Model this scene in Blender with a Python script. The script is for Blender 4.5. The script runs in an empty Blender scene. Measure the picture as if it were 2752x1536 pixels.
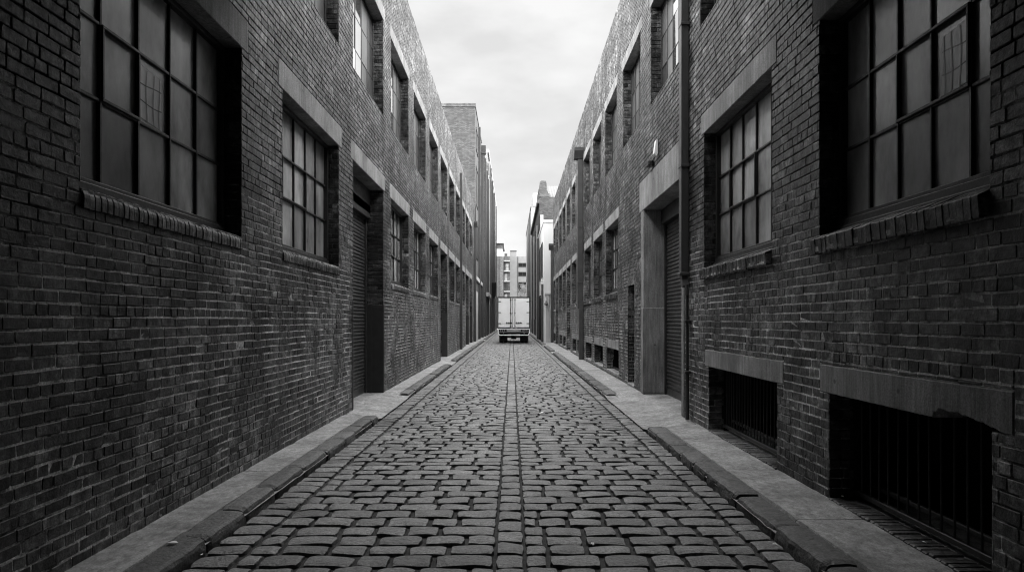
import bpy, math, random
import numpy as np
from mathutils import Vector, noise as mnoise

random.seed(7)
rng = np.random.default_rng(7)
SC = bpy.context.scene
COL = SC.collection
EYE = 1.78            # camera height above the roadway
FP = 0.10             # footpath level
XL, XR = -3.0, 2.97   # wall planes of the two warehouses
R = math.radians

# ------------------------------------------------------------------ materials
def newmat(name):
    m = bpy.data.materials.new(name)
    m.use_nodes = True
    nt = m.node_tree
    for n in list(nt.nodes):
        nt.nodes.remove(n)
    out = nt.nodes.new('ShaderNodeOutputMaterial')
    b = nt.nodes.new('ShaderNodeBsdfPrincipled')
    nt.links.new(b.outputs[0], out.inputs[0])
    return m, nt, b

class NB:
    """tiny node builder"""
    def __init__(s, nt): s.nt = nt
    def n(s, t, **kw):
        nd = s.nt.nodes.new(t)
        for k, v in kw.items():
            setattr(nd, k, v)
        return nd
    def l(s, a, b): s.nt.links.new(a, b)
    def val(s, x, sock):
        if isinstance(x, (int, float)): sock.default_value = x
        else: s.l(x, sock)
    def math(s, op, a, b=0.0, c=None):
        nd = s.n('ShaderNodeMath', operation=op)
        s.val(a, nd.inputs[0]); s.val(b, nd.inputs[1])
        if c is not None: s.val(c, nd.inputs[2])
        return nd.outputs[0]
    def pos(s, scale=(1, 1, 1), loc=(0, 0, 0)):
        g = s.n('ShaderNodeNewGeometry')
        mp = s.n('ShaderNodeMapping')
        mp.inputs['Scale'].default_value = scale
        mp.inputs['Location'].default_value = loc
        s.l(g.outputs['Position'], mp.inputs[0])
        return mp.outputs[0]
    def noise(s, vec, scale, detail=4, rough=0.55):
        nd = s.n('ShaderNodeTexNoise')
        nd.inputs['Scale'].default_value = scale
        nd.inputs['Detail'].default_value = detail
        nd.inputs['Roughness'].default_value = rough
        s.l(vec, nd.inputs['Vector'])
        return nd.outputs[0]
    def mapr(s, x, a, b, c, d):
        nd = s.n('ShaderNodeMapRange')
        s.val(x, nd.inputs[0])
        for i, v in enumerate((a, b, c, d)): nd.inputs[i + 1].default_value = v
        return nd.outputs[0]
    def attr(s, name):
        nd = s.n('ShaderNodeAttribute'); nd.attribute_name = name
        return nd.outputs['Fac']
    def grey(s, v):
        nd = s.n('ShaderNodeCombineColor')
        for i in range(3): s.l(v, nd.inputs[i])
        return nd.outputs[0]
    def bump(s, h, strength, dist, bsdf):
        nd = s.n('ShaderNodeBump')
        nd.inputs['Strength'].default_value = strength
        nd.inputs['Distance'].default_value = dist
        s.l(h, nd.inputs['Height'])
        s.l(nd.outputs[0], bsdf.inputs['Normal'])

def plain(name, g, rough=0.6, spec=0.5, metal=0.0, noise_amt=0.25, nscale=6, bump=0.0, bscale=40, streak=False):
    m, nt, b = newmat(name); k = NB(nt)
    p = k.pos((1, 1, 0.15) if streak else (1, 1, 1))
    v = k.mapr(k.noise(p, nscale, 5), 0.25, 0.75, g * (1 - noise_amt), g * (1 + noise_amt))
    k.l(k.grey(v), b.inputs['Base Color'])
    dr = 0.08 if rough > 0.1 else 0.01
    rv = k.mapr(k.noise(k.pos(), nscale * 2.3, 3), 0.3, 0.7, max(rough - dr, 0.01), min(rough + dr, 1))
    k.l(rv, b.inputs['Roughness'])
    b.inputs['Specular IOR Level'].default_value = spec
    b.inputs['Metallic'].default_value = metal
    if bump > 0:
        k.bump(k.noise(k.pos(), bscale, 5), bump, 0.01, b)
    return m

def brick_mat(name, lo, hi, rough=0.72):
    m, nt, b = newmat(name); k = NB(nt)
    t = k.attr('tint')
    base = k.mapr(t, 0, 1, lo, hi)
    stain = k.mapr(k.noise(k.pos((1, 1, 0.22)), 2.2, 5, 0.6), 0.3, 0.72, 0.38, 1.5)
    streak = k.mapr(k.noise(k.pos((9, 9, 0.9)), 3.0, 4, 0.6), 0.3, 0.7, 0.55, 1.4)
    fine = k.mapr(k.noise(k.pos((1, 1, 1.4)), 42, 7, 0.75), 0.32, 0.68, 0.35, 1.65)
    blot = k.mapr(k.noise(k.pos(), 9, 6, 0.7), 0.38, 0.64, 0.32, 1.7)
    soot = k.mapr(k.noise(k.pos((1, 1, 1.3), (9, 4, 2)), 0.75, 7, 0.7), 0.38, 0.60, 0.28, 1.4)
    v = k.math('MULTIPLY', k.math('MULTIPLY', base, stain), soot); v = k.math('MULTIPLY', v, streak)
    v = k.math('MULTIPLY', v, fine); v = k.math('MULTIPLY', v, blot)
    # pale lime bloom in small patches
    ef = k.mapr(k.noise(k.pos((1, 1, 0.5), (3, 5, 1)), 1.3, 6, 0.75), 0.60, 0.78, 0.0, 0.10)
    ef2 = k.math('MULTIPLY', ef, k.mapr(k.noise(k.pos(), 60, 4), 0.45, 0.65, 0, 1))
    v = k.math('ADD', v, ef2)
    k.l(k.grey(v), b.inputs['Base Color'])
    k.l(k.mapr(k.noise(k.pos(), 25, 3), 0.3, 0.7, rough - 0.14, rough + 0.12), b.inputs['Roughness'])
    b.inputs['Specular IOR Level'].default_value = 0.28
    h = k.math('ADD', k.noise(k.pos(), 50, 7, 0.75), k.math('MULTIPLY', k.noise(k.pos(), 14, 4), 1.6))
    k.bump(h, 0.6, 0.009, b)
    return m

def mortar_mat():
    m, nt, b = newmat('mortar'); k = NB(nt)
    patch = k.mapr(k.noise(k.pos((1, 1, 0.8)), 1.6, 6, 0.7), 0.42, 0.56, 0.0, 1.0)
    g = k.n('ShaderNodeNewGeometry'); sx = k.n('ShaderNodeSeparateXYZ'); k.l(g.outputs['Position'], sx.inputs[0])
    low = k.mapr(sx.outputs[2], 1.2, 4.5, 1.0, 0.12)       # lower courses were repointed in lime
    f = k.math('MULTIPLY', patch, low)
    fine = k.mapr(k.noise(k.pos(), 45, 5), 0.3, 0.7, 0.35, 1.3)
    v = k.math('ADD', 0.04, k.math('MULTIPLY', f, 0.85)); v = k.math('MULTIPLY', v, fine)
    k.l(k.grey(v), b.inputs['Base Color']); b.inputs['Roughness'].default_value = 0.95
    k.bump(k.noise(k.pos(), 80, 5), 0.8, 0.006, b)
    return m

def far_brick_mat(name, lo, hi):
    m, nt, b = newmat(name); k = NB(nt)
    g = k.n('ShaderNodeNewGeometry'); sx = k.n('ShaderNodeSeparateXYZ'); k.l(g.outputs['Position'], sx.inputs[0])
    cx = k.n('ShaderNodeCombineXYZ')
    k.l(k.math('ADD', sx.outputs[0], sx.outputs[1]), cx.inputs[0]); k.l(sx.outputs[2], cx.inputs[1])
    br = k.n('ShaderNodeTexBrick')
    br.inputs['Color1'].default_value = (lo, lo, lo, 1); br.inputs['Color2'].default_value = (hi, hi, hi, 1)
    mm = lo * 0.5; br.inputs['Mortar'].default_value = (mm, mm, mm, 1)
    br.inputs['Scale'].default_value = 1.0; br.inputs['Mortar Size'].default_value = 0.008
    br.inputs['Brick Width'].default_value = 0.24; br.inputs['Row Height'].default_value = 0.086
    k.l(cx.outputs[0], br.inputs['Vector'])
    mx = k.n('ShaderNodeMix', data_type='RGBA', blend_type='MULTIPLY'); mx.inputs[0].default_value = 1
    k.l(br.outputs['Color'], mx.inputs[6])
    st = k.mapr(k.noise(k.pos((1, 1, 0.4)), 1.4, 6, 0.65), 0.3, 0.7, 0.7, 1.3)
    k.l(k.grey(st), mx.inputs[7]); k.l(mx.outputs[2], b.inputs['Base Color'])
    b.inputs['Roughness'].default_value = 0.85
    return m

def concrete_mat(name, g, streaky=True, rough=0.8, spots=True):
    m, nt, b = newmat(name); k = NB(nt)
    big = k.mapr(k.noise(k.pos((1, 1, 0.6)), 1.7, 6, 0.65), 0.3, 0.7, 0.5, 1.45)
    st = k.mapr(k.noise(k.pos((12, 12, 0.8) if streaky else (8, 5, 5)), 2.0, 7, 0.72), 0.32, 0.68, 0.45 if not streaky else 0.6, 1.5)
    fine = k.mapr(k.noise(k.pos(), 70, 5, 0.7), 0.3, 0.7, 0.55, 1.5)
    v = k.math('MULTIPLY', k.math('MULTIPLY', big, st), k.math('MULTIPLY', fine, g))
    if spots:
        vo = k.n('ShaderNodeTexVoronoi'); vo.inputs['Scale'].default_value = 3.1; k.l(k.pos(), vo.inputs['Vector'])
        v = k.math('MULTIPLY', v, k.mapr(vo.outputs['Distance'], 0.05, 0.09, 0.4, 1.0))
    k.l(k.grey(v), b.inputs['Base Color'])
    b.inputs['Roughness'].default_value = rough
    k.bump(k.math('ADD', k.noise(k.pos(), 60, 6, 0.7), k.noise(k.pos(), 8, 3)), 0.5, 0.006, b)
    return m

def stone_mat(name, lo, hi, rough):
    m, nt, b = newmat(name); k = NB(nt)
    t = k.attr('tint')
    base = k.mapr(t, 0, 1, lo, hi)
    a = k.mapr(k.noise(k.pos(), 6, 6, 0.65), 0.3, 0.7, 0.55, 1.45)
    f = k.mapr(k.noise(k.pos(), 38, 7, 0.75), 0.35, 0.65, 0.3, 1.75)
    pit = k.mapr(k.noise(k.pos((1, 1, 1), (7, 2, 0)), 22, 5, 0.7), 0.33, 0.45, 0.45, 1.0)
    v = k.math('MULTIPLY', k.math('MULTIPLY', base, a), k.math('MULTIPLY', f, pit))
    k.l(k.grey(v), b.inputs['Base Color'])
    k.l(k.mapr(k.noise(k.pos(), 12, 4), 0.3, 0.7, rough - 0.13, rough + 0.15), b.inputs['Roughness'])
    h = k.math('ADD', k.noise(k.pos(), 34, 7, 0.72), k.math('MULTIPLY', k.noise(k.pos(), 11, 4), 1.6))
    k.bump(h, 0.9, 0.015, b)
    return m

def glass_mat(name, g, rough, refl):
    m, nt, b = newmat(name); k = NB(nt)
    p = k.pos((1, 1, 0.5))
    t = k.attr('tint')
    v = k.math('MULTIPLY', k.mapr(k.noise(p, 1.9, 7, 0.6), 0.32, 0.68, g * 0.4, g * 1.5), k.mapr(t, 0.25, 0.85, 0.5, 1.5))
    k.l(k.grey(v), b.inputs['Base Color'])
    b.inputs['Roughness'].default_value = rough
    b.inputs['IOR'].default_value = refl
    k.bump(k.noise(k.pos(), 2.2 if rough < 0.1 else 90, 2), 0.10 if rough < 0.1 else 0.15, 0.02 if rough < 0.1 else 0.004, b)
    return m

M = {}
M['brick'] = brick_mat('weathered_brick', 0.018, 0.185, 0.46)
M['mortar'] = mortar_mat()
M['concrete'] = concrete_mat('lintel_concrete', 0.19)
M['path'] = concrete_mat('path_concrete', 0.21, streaky=False, rough=0.7, spots=False)
M['surround'] = concrete_mat('surround_concrete', 0.18)
M['sett'] = stone_mat('bluestone_sett', 0.045, 0.17, 0.42)
M['kerb'] = stone_mat('bluestone_kerb', 0.025, 0.075, 0.55)
M['dirt'] = plain('joint_dirt', 0.04, 0.95, 0.2, 0, 0.6, 14, 0.8, 60)
M['asphalt'] = plain('ground_asphalt', 0.06, 0.9, 0.3, 0, 0.3, 3)
M['frame'] = plain('dark_window_paint', 0.02, 0.5, 0.5, 0, 0.3, 10, 0.2, 60)
M['steel'] = plain('dark_steel', 0.018, 0.55, 0.5, 0, 0.4, 5, 0.3, 30)
M['pipe'] = plain('grey_pipe_paint', 0.08, 0.5, 0.5, 0, 0.3, 4, 0.15, 40, True)
M['darkpipe'] = plain('dark_pipe_paint', 0.035, 0.5, 0.5, 0, 0.3, 4)
M['shutter'] = plain('shutter_metal', 0.05, 0.45, 0.5, 0.2, 0.3, 6, 0.1, 30, True)
M['frost'] = glass_mat('obscured_glass', 0.28, 0.2, 1.6)
M['reflection_tone'] = glass_mat('painted_reflection', 0.36, 0.3, 1.5)  # pale tone of the reflection painted into two near panes
M['semi'] = glass_mat('plain_glass', 0.36, 0.07, 2.0)
M['clear'] = plain('mirrored_glass', 0.85, 0.03, 0.5, 0.95, 0.03, 2)
M['dull'] = glass_mat('dusty_glass', 0.07, 0.3, 1.45)
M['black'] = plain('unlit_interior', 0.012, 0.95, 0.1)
M['white'] = plain('white_paint', 0.85, 0.45, 0.5, 0, 0.06, 3)
M['cream'] = plain('truck_panel_paint', 0.85, 0.4, 0.5, 0, 0.05, 2)
M['render'] = plain('pale_render', 0.34, 0.8, 0.3, 0, 0.12, 1.2, 0.2, 30, True)
M['greyrender'] = plain('grey_render', 0.34, 0.8, 0.3, 0, 0.14, 1.2, 0.2, 30, True)
M['limewash'] = plain('limewash', 0.5, 0.8, 0.3, 0, 0.12, 1.2, 0.2, 30, True)
M['office'] = plain('office_render', 0.17, 0.8, 0.3, 0, 0.12, 1.2)
M['roofmetal'] = plain('corrugated_roof_metal', 0.12, 0.85, 0.15, 0.0, 0.15, 2)
M['fbrick'] = far_brick_mat('far_brick', 0.035, 0.08)
M['fbrick_dark'] = far_brick_mat('far_dark_brick', 0.05, 0.12)
M['fbrick_mid'] = far_brick_mat('far_mid_brick', 0.12, 0.24)
M['rubber'] = plain('tyre_rubber', 0.02, 0.85)
M['chrome'] = plain('worn_steel', 0.35, 0.4, 0.5, 0.6, 0.2, 8)
M['lens'] = plain('lamp_lens', 0.30, 0.2)
M['leaf'] = plain('leaf', 0.07, 0.6, 0.4, 0, 0.5, 3)
M['bark'] = plain('bark', 0.08, 0.9)
M['paper'] = plain('paper_scrap', 0.8, 0.8, 0.3, 0, 0.1, 20)

# ------------------------------------------------------------------ mesh building
class MB:
    def __init__(s, T=None, flip=False):
        s.v = []; s.f = []; s.m = []; s.t = []; s.T = T; s.flip = flip
    def add(s, verts, faces, mat=0, tint=0.5):
        o = len(s.v)
        for p in verts:
            s.v.append(s.T(*p) if s.T else tuple(p))
        for i, f in enumerate(faces):
            ff = [o + j for j in f]
            s.f.append(ff[::-1] if s.flip else ff)
            s.m.append(mat)
            s.t.append(tint)
    def box(s, a0, a1, b0, b1, c0, c1, mat=0, tint=0.5, ch=0.0):
        """axis box in local (a,b,c); ch = chamfer"""
        if ch <= 0:
            vs = [(a, b, c) for a in (a0, a1) for b in (b0, b1) for c in (c0, c1)]
            fs = [(0, 1, 3, 2), (4, 6, 7, 5), (0, 4, 5, 1), (2, 3, 7, 6), (0, 2, 6, 4), (1, 5, 7, 3)]
            s.add(vs, fs, mat, tint); return
        h = min(ch, (a1 - a0) * .45, (b1 - b0) * .45, (c1 - c0) * .45)
        vs = []; idx = {}
        A = (a0, a1); B = (b0, b1); C = (c0, c1); sg = (1, -1)
        for i in range(2):
            for j in range(2):
                for l in range(2):
                    x, y, z = A[i], B[j], C[l]
                    for ax, p in enumerate(((x, y + sg[j] * h, z + sg[l] * h), (x + sg[i] * h, y, z + sg[l] * h), (x + sg[i] * h, y + sg[j] * h, z))):
                        idx[(i, j, l, ax)] = len(vs); vs.append(p)
        g = lambda i, j, l, ax: idx[(i, j, l, ax)]
        fs = []
        for i in range(2):
            q = [g(i, 0, 0, 0), g(i, 0, 1, 0), g(i, 1, 1, 0), g(i, 1, 0, 0)]; fs.append(q if i == 0 else q[::-1])
        for j in range(2):
            q = [g(0, j, 0, 1), g(1, j, 0, 1), g(1, j, 1, 1), g(0, j, 1, 1)]; fs.append(q if j == 0 else q[::-1])
        for l in range(2):
            q = [g(0, 0, l, 2), g(0, 1, l, 2), g(1, 1, l, 2), g(1, 0, l, 2)]; fs.append(q if l == 0 else q[::-1])
        for i in range(2):
            for j in range(2):
                fs.append([g(i, j, 0, 0), g(i, j, 1, 0), g(i, j, 1, 1), g(i, j, 0, 1)] if (i + j) % 2 else [g(i, j, 0, 1), g(i, j, 1, 1), g(i, j, 1, 0), g(i, j, 0, 0)])
        for i in range(2):
            for l in range(2):
                fs.append([g(i, 0, l, 0), g(i, 0, l, 2), g(i, 1, l, 2), g(i, 1, l, 0)] if (i + l) % 2 else [g(i, 1, l, 0), g(i, 1, l, 2), g(i, 0, l, 2), g(i, 0, l, 0)])
        for j in range(2):
            for l in range(2):
                fs.append([g(0, j, l, 1), g(1, j, l, 1), g(1, j, l, 2), g(0, j, l, 2)] if (j + l) % 2 else [g(0, j, l, 2), g(1, j, l, 2), g(1, j, l, 1), g(0, j, l, 1)])
        for i in range(2):
            for j in range(2):
                for l in range(2):
                    q = [g(i, j, l, 0), g(i, j, l, 1), g(i, j, l, 2)]
                    fs.append(q if (i + j + l) % 2 else q[::-1])
        s.add(vs, fs, mat, tint)
    def prism(s, pts, c0, c1, order='abc', mat=0, tint=0.5):
        """polygon pts (p,q) extruded along a third axis from c0 to c1; order tells where p,q,c go"""
        n = len(pts)
        def mk(p, q, c):
            d = {'p': p, 'q': q, 'c': c}
            return tuple(d[k] for k in order)
        vs = [mk(p, q, c0) for p, q in pts] + [mk(p, q, c1) for p, q in pts]
        fs = [tuple(range(n))[::-1], tuple(range(n, 2 * n))]
        for i in range(n):
            j = (i + 1) % n
            fs.append((i, j, n + j, n + i))
        s.add(vs, fs, mat, tint)
    def tube(s, p0, p1, r, n=8, mat=0, r1=None):
        p0 = Vector(p0); p1 = Vector(p1); d = (p1 - p0).normalized()
        u = d.orthogonal().normalized(); w = d.cross(u)
        r1 = r if r1 is None else r1
        vs = []
        for p, rr in ((p0, r), (p1, r1)):
            for i in range(n):
                a = 2 * math.pi * i / n
                vs.append(tuple(p + (u * math.cos(a) + w * math.sin(a)) * rr))
        fs = [(i, (i + 1) % n, n + (i + 1) % n, n + i) for i in range(n)]
        fs += [tuple(range(n))[::-1], tuple(range(n, 2 * n))]
        s.add(vs, fs, mat)
    def build(s, name, mats, parent=None, recalc=True, smooth=False):
        me = bpy.data.meshes.new(name)
        off = Vector((0, 0, 0))
        q = parent
        while q is not None:
            off += q.location; q = q.parent
        vs = np.array(s.v, dtype=float) - np.array(off)
        me.from_pydata(vs.tolist(), [], s.f)
        for m in (mats if isinstance(mats, (list, tuple)) else [mats]):
            me.materials.append(m)
        if max(s.m) > 0: me.polygons.foreach_set('material_index', s.m)
        at = me.attributes.new('tint', 'FLOAT', 'FACE'); at.data.foreach_set('value', s.t)
        if recalc:
            import bmesh
            bm = bmesh.new(); bm.from_mesh(me); bmesh.ops.recalc_face_normals(bm, faces=bm.faces); bm.to_mesh(me); bm.free()
        if smooth: me.polygons.foreach_set('use_smooth', [True] * len(me.polygons))
        me.update()
        o = bpy.data.objects.new(name, me); COL.objects.link(o)
        if parent is not None: o.parent = parent
        return o

def tag(o, label, cat, group=None):
    o['label'] = label; o['category'] = cat
    if group: o['group'] = group
    return o
def thing(name, label, cat, loc=(0, 0, 0), group=None):
    o = bpy.data.objects.new(name, None); COL.objects.link(o); o.location = loc
    o.empty_display_size = 0.3
    return tag(o, label, cat, group)
def structure(o, kind='structure'):
    o['kind'] = kind; return o

# wall frames: local (s along lane, n out of the wall into the lane, z)
TL = lambda s, n, z: (XL + n, s, z)
TR = lambda s, n, z: (XR + 0.00316 * s - n, s, z)

# ------------------------------------------------------------------ brickwork as geometry
def subtract(rects, ops):
    out = []
    for r in rects:
        cur = [r]
        for (o0, o1, q0, q1) in ops:
            nxt = []
            for (a0, a1, b0, b1) in cur:
                if a1 <= o0 or a0 >= o1 or b1 <= q0 or b0 >= q1:
                    nxt.append((a0, a1, b0, b1)); continue
                if a0 < o0: nxt.append((a0, o0, b0, b1))
                if a1 > o1: nxt.append((o1, a1, b0, b1))
                m0, m1 = max(a0, o0), min(a1, o1)
                if b0 < q0: nxt.append((m0, m1, b0, q0))
                if b1 > q1: nxt.append((m0, m1, q1, b1))
            cur = nxt
        out += [c for c in cur if c[1] - c[0] > 0.02 and c[3] - c[2] > 0.02]
    return out

def lay(a0, a1, b0, b1, course, L, ops, hdr=6, rs=random):
    rects = []
    i = 0; z = b0
    while z < b1 - 0.02:
        z1 = min(z + course, b1)
        head = (i % hdr == 3)
        step = L / 2 if head else L
        s = a0 - L + ((L / 4 if head else (0 if i % 2 else L / 2)) + rs.uniform(-.02, .02))
        while s < a1:
            st = step
            if not head and rs.random() < 0.07: st = step / 2
            st *= rs.uniform(0.93, 1.07)
            e = s + st
            c0, c1 = max(s, a0), min(e, a1)
            if a1 - c1 < 0.03: c1 = a1
            if c1 - c0 > 0.02: rects.append((c0, c1, z, z1))
            s = e
        z = z1; i += 1
    loc = []
    for r in rects:
        o = [q for q in ops if not (r[1] <= q[0] or r[0] >= q[1] or r[3] <= q[2] or r[2] >= q[3])]
        if o: loc += subtract([r], o)
        else: loc.append(r)
    return loc

def emit_bricks(mb, rects, plane, joint=0.006, hj=0.012, depth=0.03, near=None, flip=False, shade=.42):
    """plane(a, b, n) vectorised -> xyz arrays; chamfered outline for the near ones"""
    for cham in (True, False):
        rr = [r for r in rects if (near is not None and r[0] < near) == cham]
        if not rr: continue
        A = np.array(rr); N = len(A)
        j = joint * .5
        a0 = A[:, 0] + j; a1 = A[:, 1] - j; b0 = A[:, 2] + hj * .5; b1 = A[:, 3] - hj * .5
        w = a1 - a0; h = b1 - b0
        if cham:
            c = np.minimum(0.007, np.minimum(w, h) * .3)[:, None] * rng.uniform(.4, 1.7, (N, 8))
            px = np.stack([a0 + c[:, 0], a1 - c[:, 1], a1, a1, a1 - c[:, 4], a0 + c[:, 5], a0, a0], 1)
            py = np.stack([b0, b0, b0 + c[:, 2], b1 - c[:, 3], b1, b1, b1 - c[:, 6], b0 + c[:, 7]], 1)
            MN = 8
        else:
            px = np.stack([a0, a1, a1, a0], 1); py = np.stack([b0, b0, b1, b1], 1); MN = 4
        jt = 0.0035 if cham else 0.002
        px = px + rng.uniform(-jt * .6, jt * .6, px.shape); py = py + rng.uniform(-jt, jt, py.shape)
        cx = px.mean(1, keepdims=True); cy = py.mean(1, keepdims=True)
        bev = 0.0045
        sx = 1 - 2 * bev / np.maximum(w, .03)[:, None]; sy = 1 - 2 * bev / np.maximum(h, .03)[:, None]
        fx = cx + (px - cx) * sx; fy = cy + (py - cy) * sy
        nf = rng.uniform(-.003, .003, (N, 1)) + rng.uniform(-.0015, .0015, (N, MN))
        nm = nf - 0.0035
        nb = np.full((N, MN), -depth)
        ax = np.stack([fx, px, px], 1); ay = np.stack([fy, py, py], 1); an = np.stack([nf, nm, nb], 1)
        X, Y, Z = plane(ax.reshape(-1), ay.reshape(-1), an.reshape(-1))
        o = len(mb.v)
        mb.v.extend(zip(X.tolist(), Y.tolist(), Z.tolist()))
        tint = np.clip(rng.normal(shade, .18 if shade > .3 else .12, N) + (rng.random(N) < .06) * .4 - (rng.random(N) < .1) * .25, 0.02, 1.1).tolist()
        for b in range(N):
            q = o + b * 3 * MN
            fl = [list(range(q, q + MN))]
            for r in range(2):
                e = q + r * MN
                for i in range(MN):
                    i2 = (i + 1) % MN
                    fl.append([e + i, e + MN + i, e + MN + i2, e + i2])
            if flip: fl = [f[::-1] for f in fl]
            mb.f.extend(fl); mb.m.extend([0] * len(fl)); mb.t.extend([tint[b]] * len(fl))

def emit_backing(mb, T, a0, a1, b0, b1, ops, flip, n=-0.024):
    S = sorted({a0, a1} | {min(max(v, a0), a1) for o in ops for v in o[:2]})
    Z = sorted({b0, b1} | {min(max(3.25, b0), b1)} | {min(max(v, b0), b1) for o in ops for v in o[2:4]})
    for i in range(len(S) - 1):
        for k in range(len(Z) - 1):
            cs, cz = (S[i] + S[i + 1]) / 2, (Z[k] + Z[k + 1]) / 2
            if any(o[0] < cs < o[1] and o[2] < cz < o[3] for o in ops): continue
            n = -0.0038 if cz < 3.25 else -0.024          # lower courses repointed nearly flush, upper ones raked
            q = [T(S[i], n, Z[k]), T(S[i + 1], n, Z[k]), T(S[i + 1], n, Z[k + 1]), T(S[i], n, Z[k + 1])]
            o = len(mb.v); mb.v.extend(q)
            f = [o, o + 1, o + 2, o + 3]
            mb.f.append(f[::-1] if flip else f); mb.m.append(1); mb.t.append(.5)

def warehouse_wall(left, s0, s1, ztop, openings, course, parent, L=0.24):
    """openings: (s0, s1, z0, z1, depth) measured on the face, z above road"""
    T = TL if left else TR
    sgn = 1 if left else -1
    def face(a, b, n):
        X = (XL + n) if left else (XR + 0.00316 * a - n)
        return X, a, b
    ops = [(o[0], o[1], o[2], o[3]) for o in openings]
    mb = MB()
    emit_bricks(mb, lay(s0, s1, 0.0, ztop, course, L, ops), face, near=15.0, flip=not left)
    emit_backing(mb, T, s0, s1, -0.1, ztop, ops, not left)
    # brick reveals of every opening
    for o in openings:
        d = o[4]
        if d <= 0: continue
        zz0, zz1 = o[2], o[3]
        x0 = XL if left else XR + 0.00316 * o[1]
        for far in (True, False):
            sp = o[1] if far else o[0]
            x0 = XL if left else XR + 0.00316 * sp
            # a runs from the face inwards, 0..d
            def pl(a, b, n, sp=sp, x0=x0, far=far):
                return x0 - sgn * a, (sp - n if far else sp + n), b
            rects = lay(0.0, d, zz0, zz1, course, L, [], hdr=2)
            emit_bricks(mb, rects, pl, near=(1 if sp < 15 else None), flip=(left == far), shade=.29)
            q = [(x0, zz0), (x0 - sgn * d, zz0), (x0 - sgn * d, zz1), (x0, zz1)]
            e = len(mb.v); yy = sp + .014 if far else sp - .014
            mb.v.extend([(x, yy, z) for x, z in q]); mb.f.append([e, e + 1, e + 2, e + 3]); mb.m.append(1); mb.t.append(.5)
    # coping, top and inner thickness of the parapet
    b2 = MB(T); b2.box(s0, s1, -.40, -.02, ztop - 0.35, ztop - 0.003, 0, .4)
    o = len(mb.v); mb.v.extend(b2.v); mb.f.extend([[o + j for j in f] for f in b2.f]); mb.m.extend([1] * len(b2.f)); mb.t.extend(b2.t)
    return mb.build('wall', [M['brick'], M['mortar']], parent, recalc=False)

def lintel(T, s0, s1, z0, z1, parent, n0=-.40, n1=.004, broken=False, mat='concrete'):
    mb = MB(T)
    # outline in (s, z), slightly worn lower arris, extruded through the wall
    k = max(4, int((s1 - s0) / .12))
    top = [(s1 + (s0 - s1) * i / k, z1 + random.uniform(-.002, .002)) for i in range(k + 1)]
    bot = []
    kk = k * (6 if broken else 3)
    for i in range(kk + 1):
        s = s0 + (s1 - s0) * i / kk
        z = z0 + abs(random.gauss(0, .0025))
        if broken:
            f = (s - s0) / (s1 - s0)
            if .04 < f < .30:      # a chunk has fallen out near this end
                z += min(.065, .065 * ((f - .04) / .14) ** .7) * (1 if f < .285 else .5) + random.uniform(-.007, .009)
        bot.append((s, z))
    pts = bot + top
    def ins(p, d):
        cs, cz = (s0 + s1) / 2, (z0 + z1) / 2
        return (p[0] - math.copysign(min(d, abs(p[0] - cs)), p[0] - cs), p[1] - math.copysign(d, p[1] - cz))
    n = len(pts)
    front = [ins(p, .008) for p in pts]
    vs = [(p[0], n1, p[1]) for p in front] + [(p[0], n1 - .009, p[1]) for p in pts] + [(p[0], n0, p[1]) for p in pts]
    fs = [tuple(range(n))]
    for r in range(2):
        for i in range(n):
            j = (i + 1) % n
            fs.append((r * n + i, r * n + j, (r + 1) * n + j, (r + 1) * n + i))
    fs.append(tuple(range(2 * n, 3 * n)))
    mb.add(vs, fs)
    return mb.build('lintel', M[mat], parent)

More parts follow.
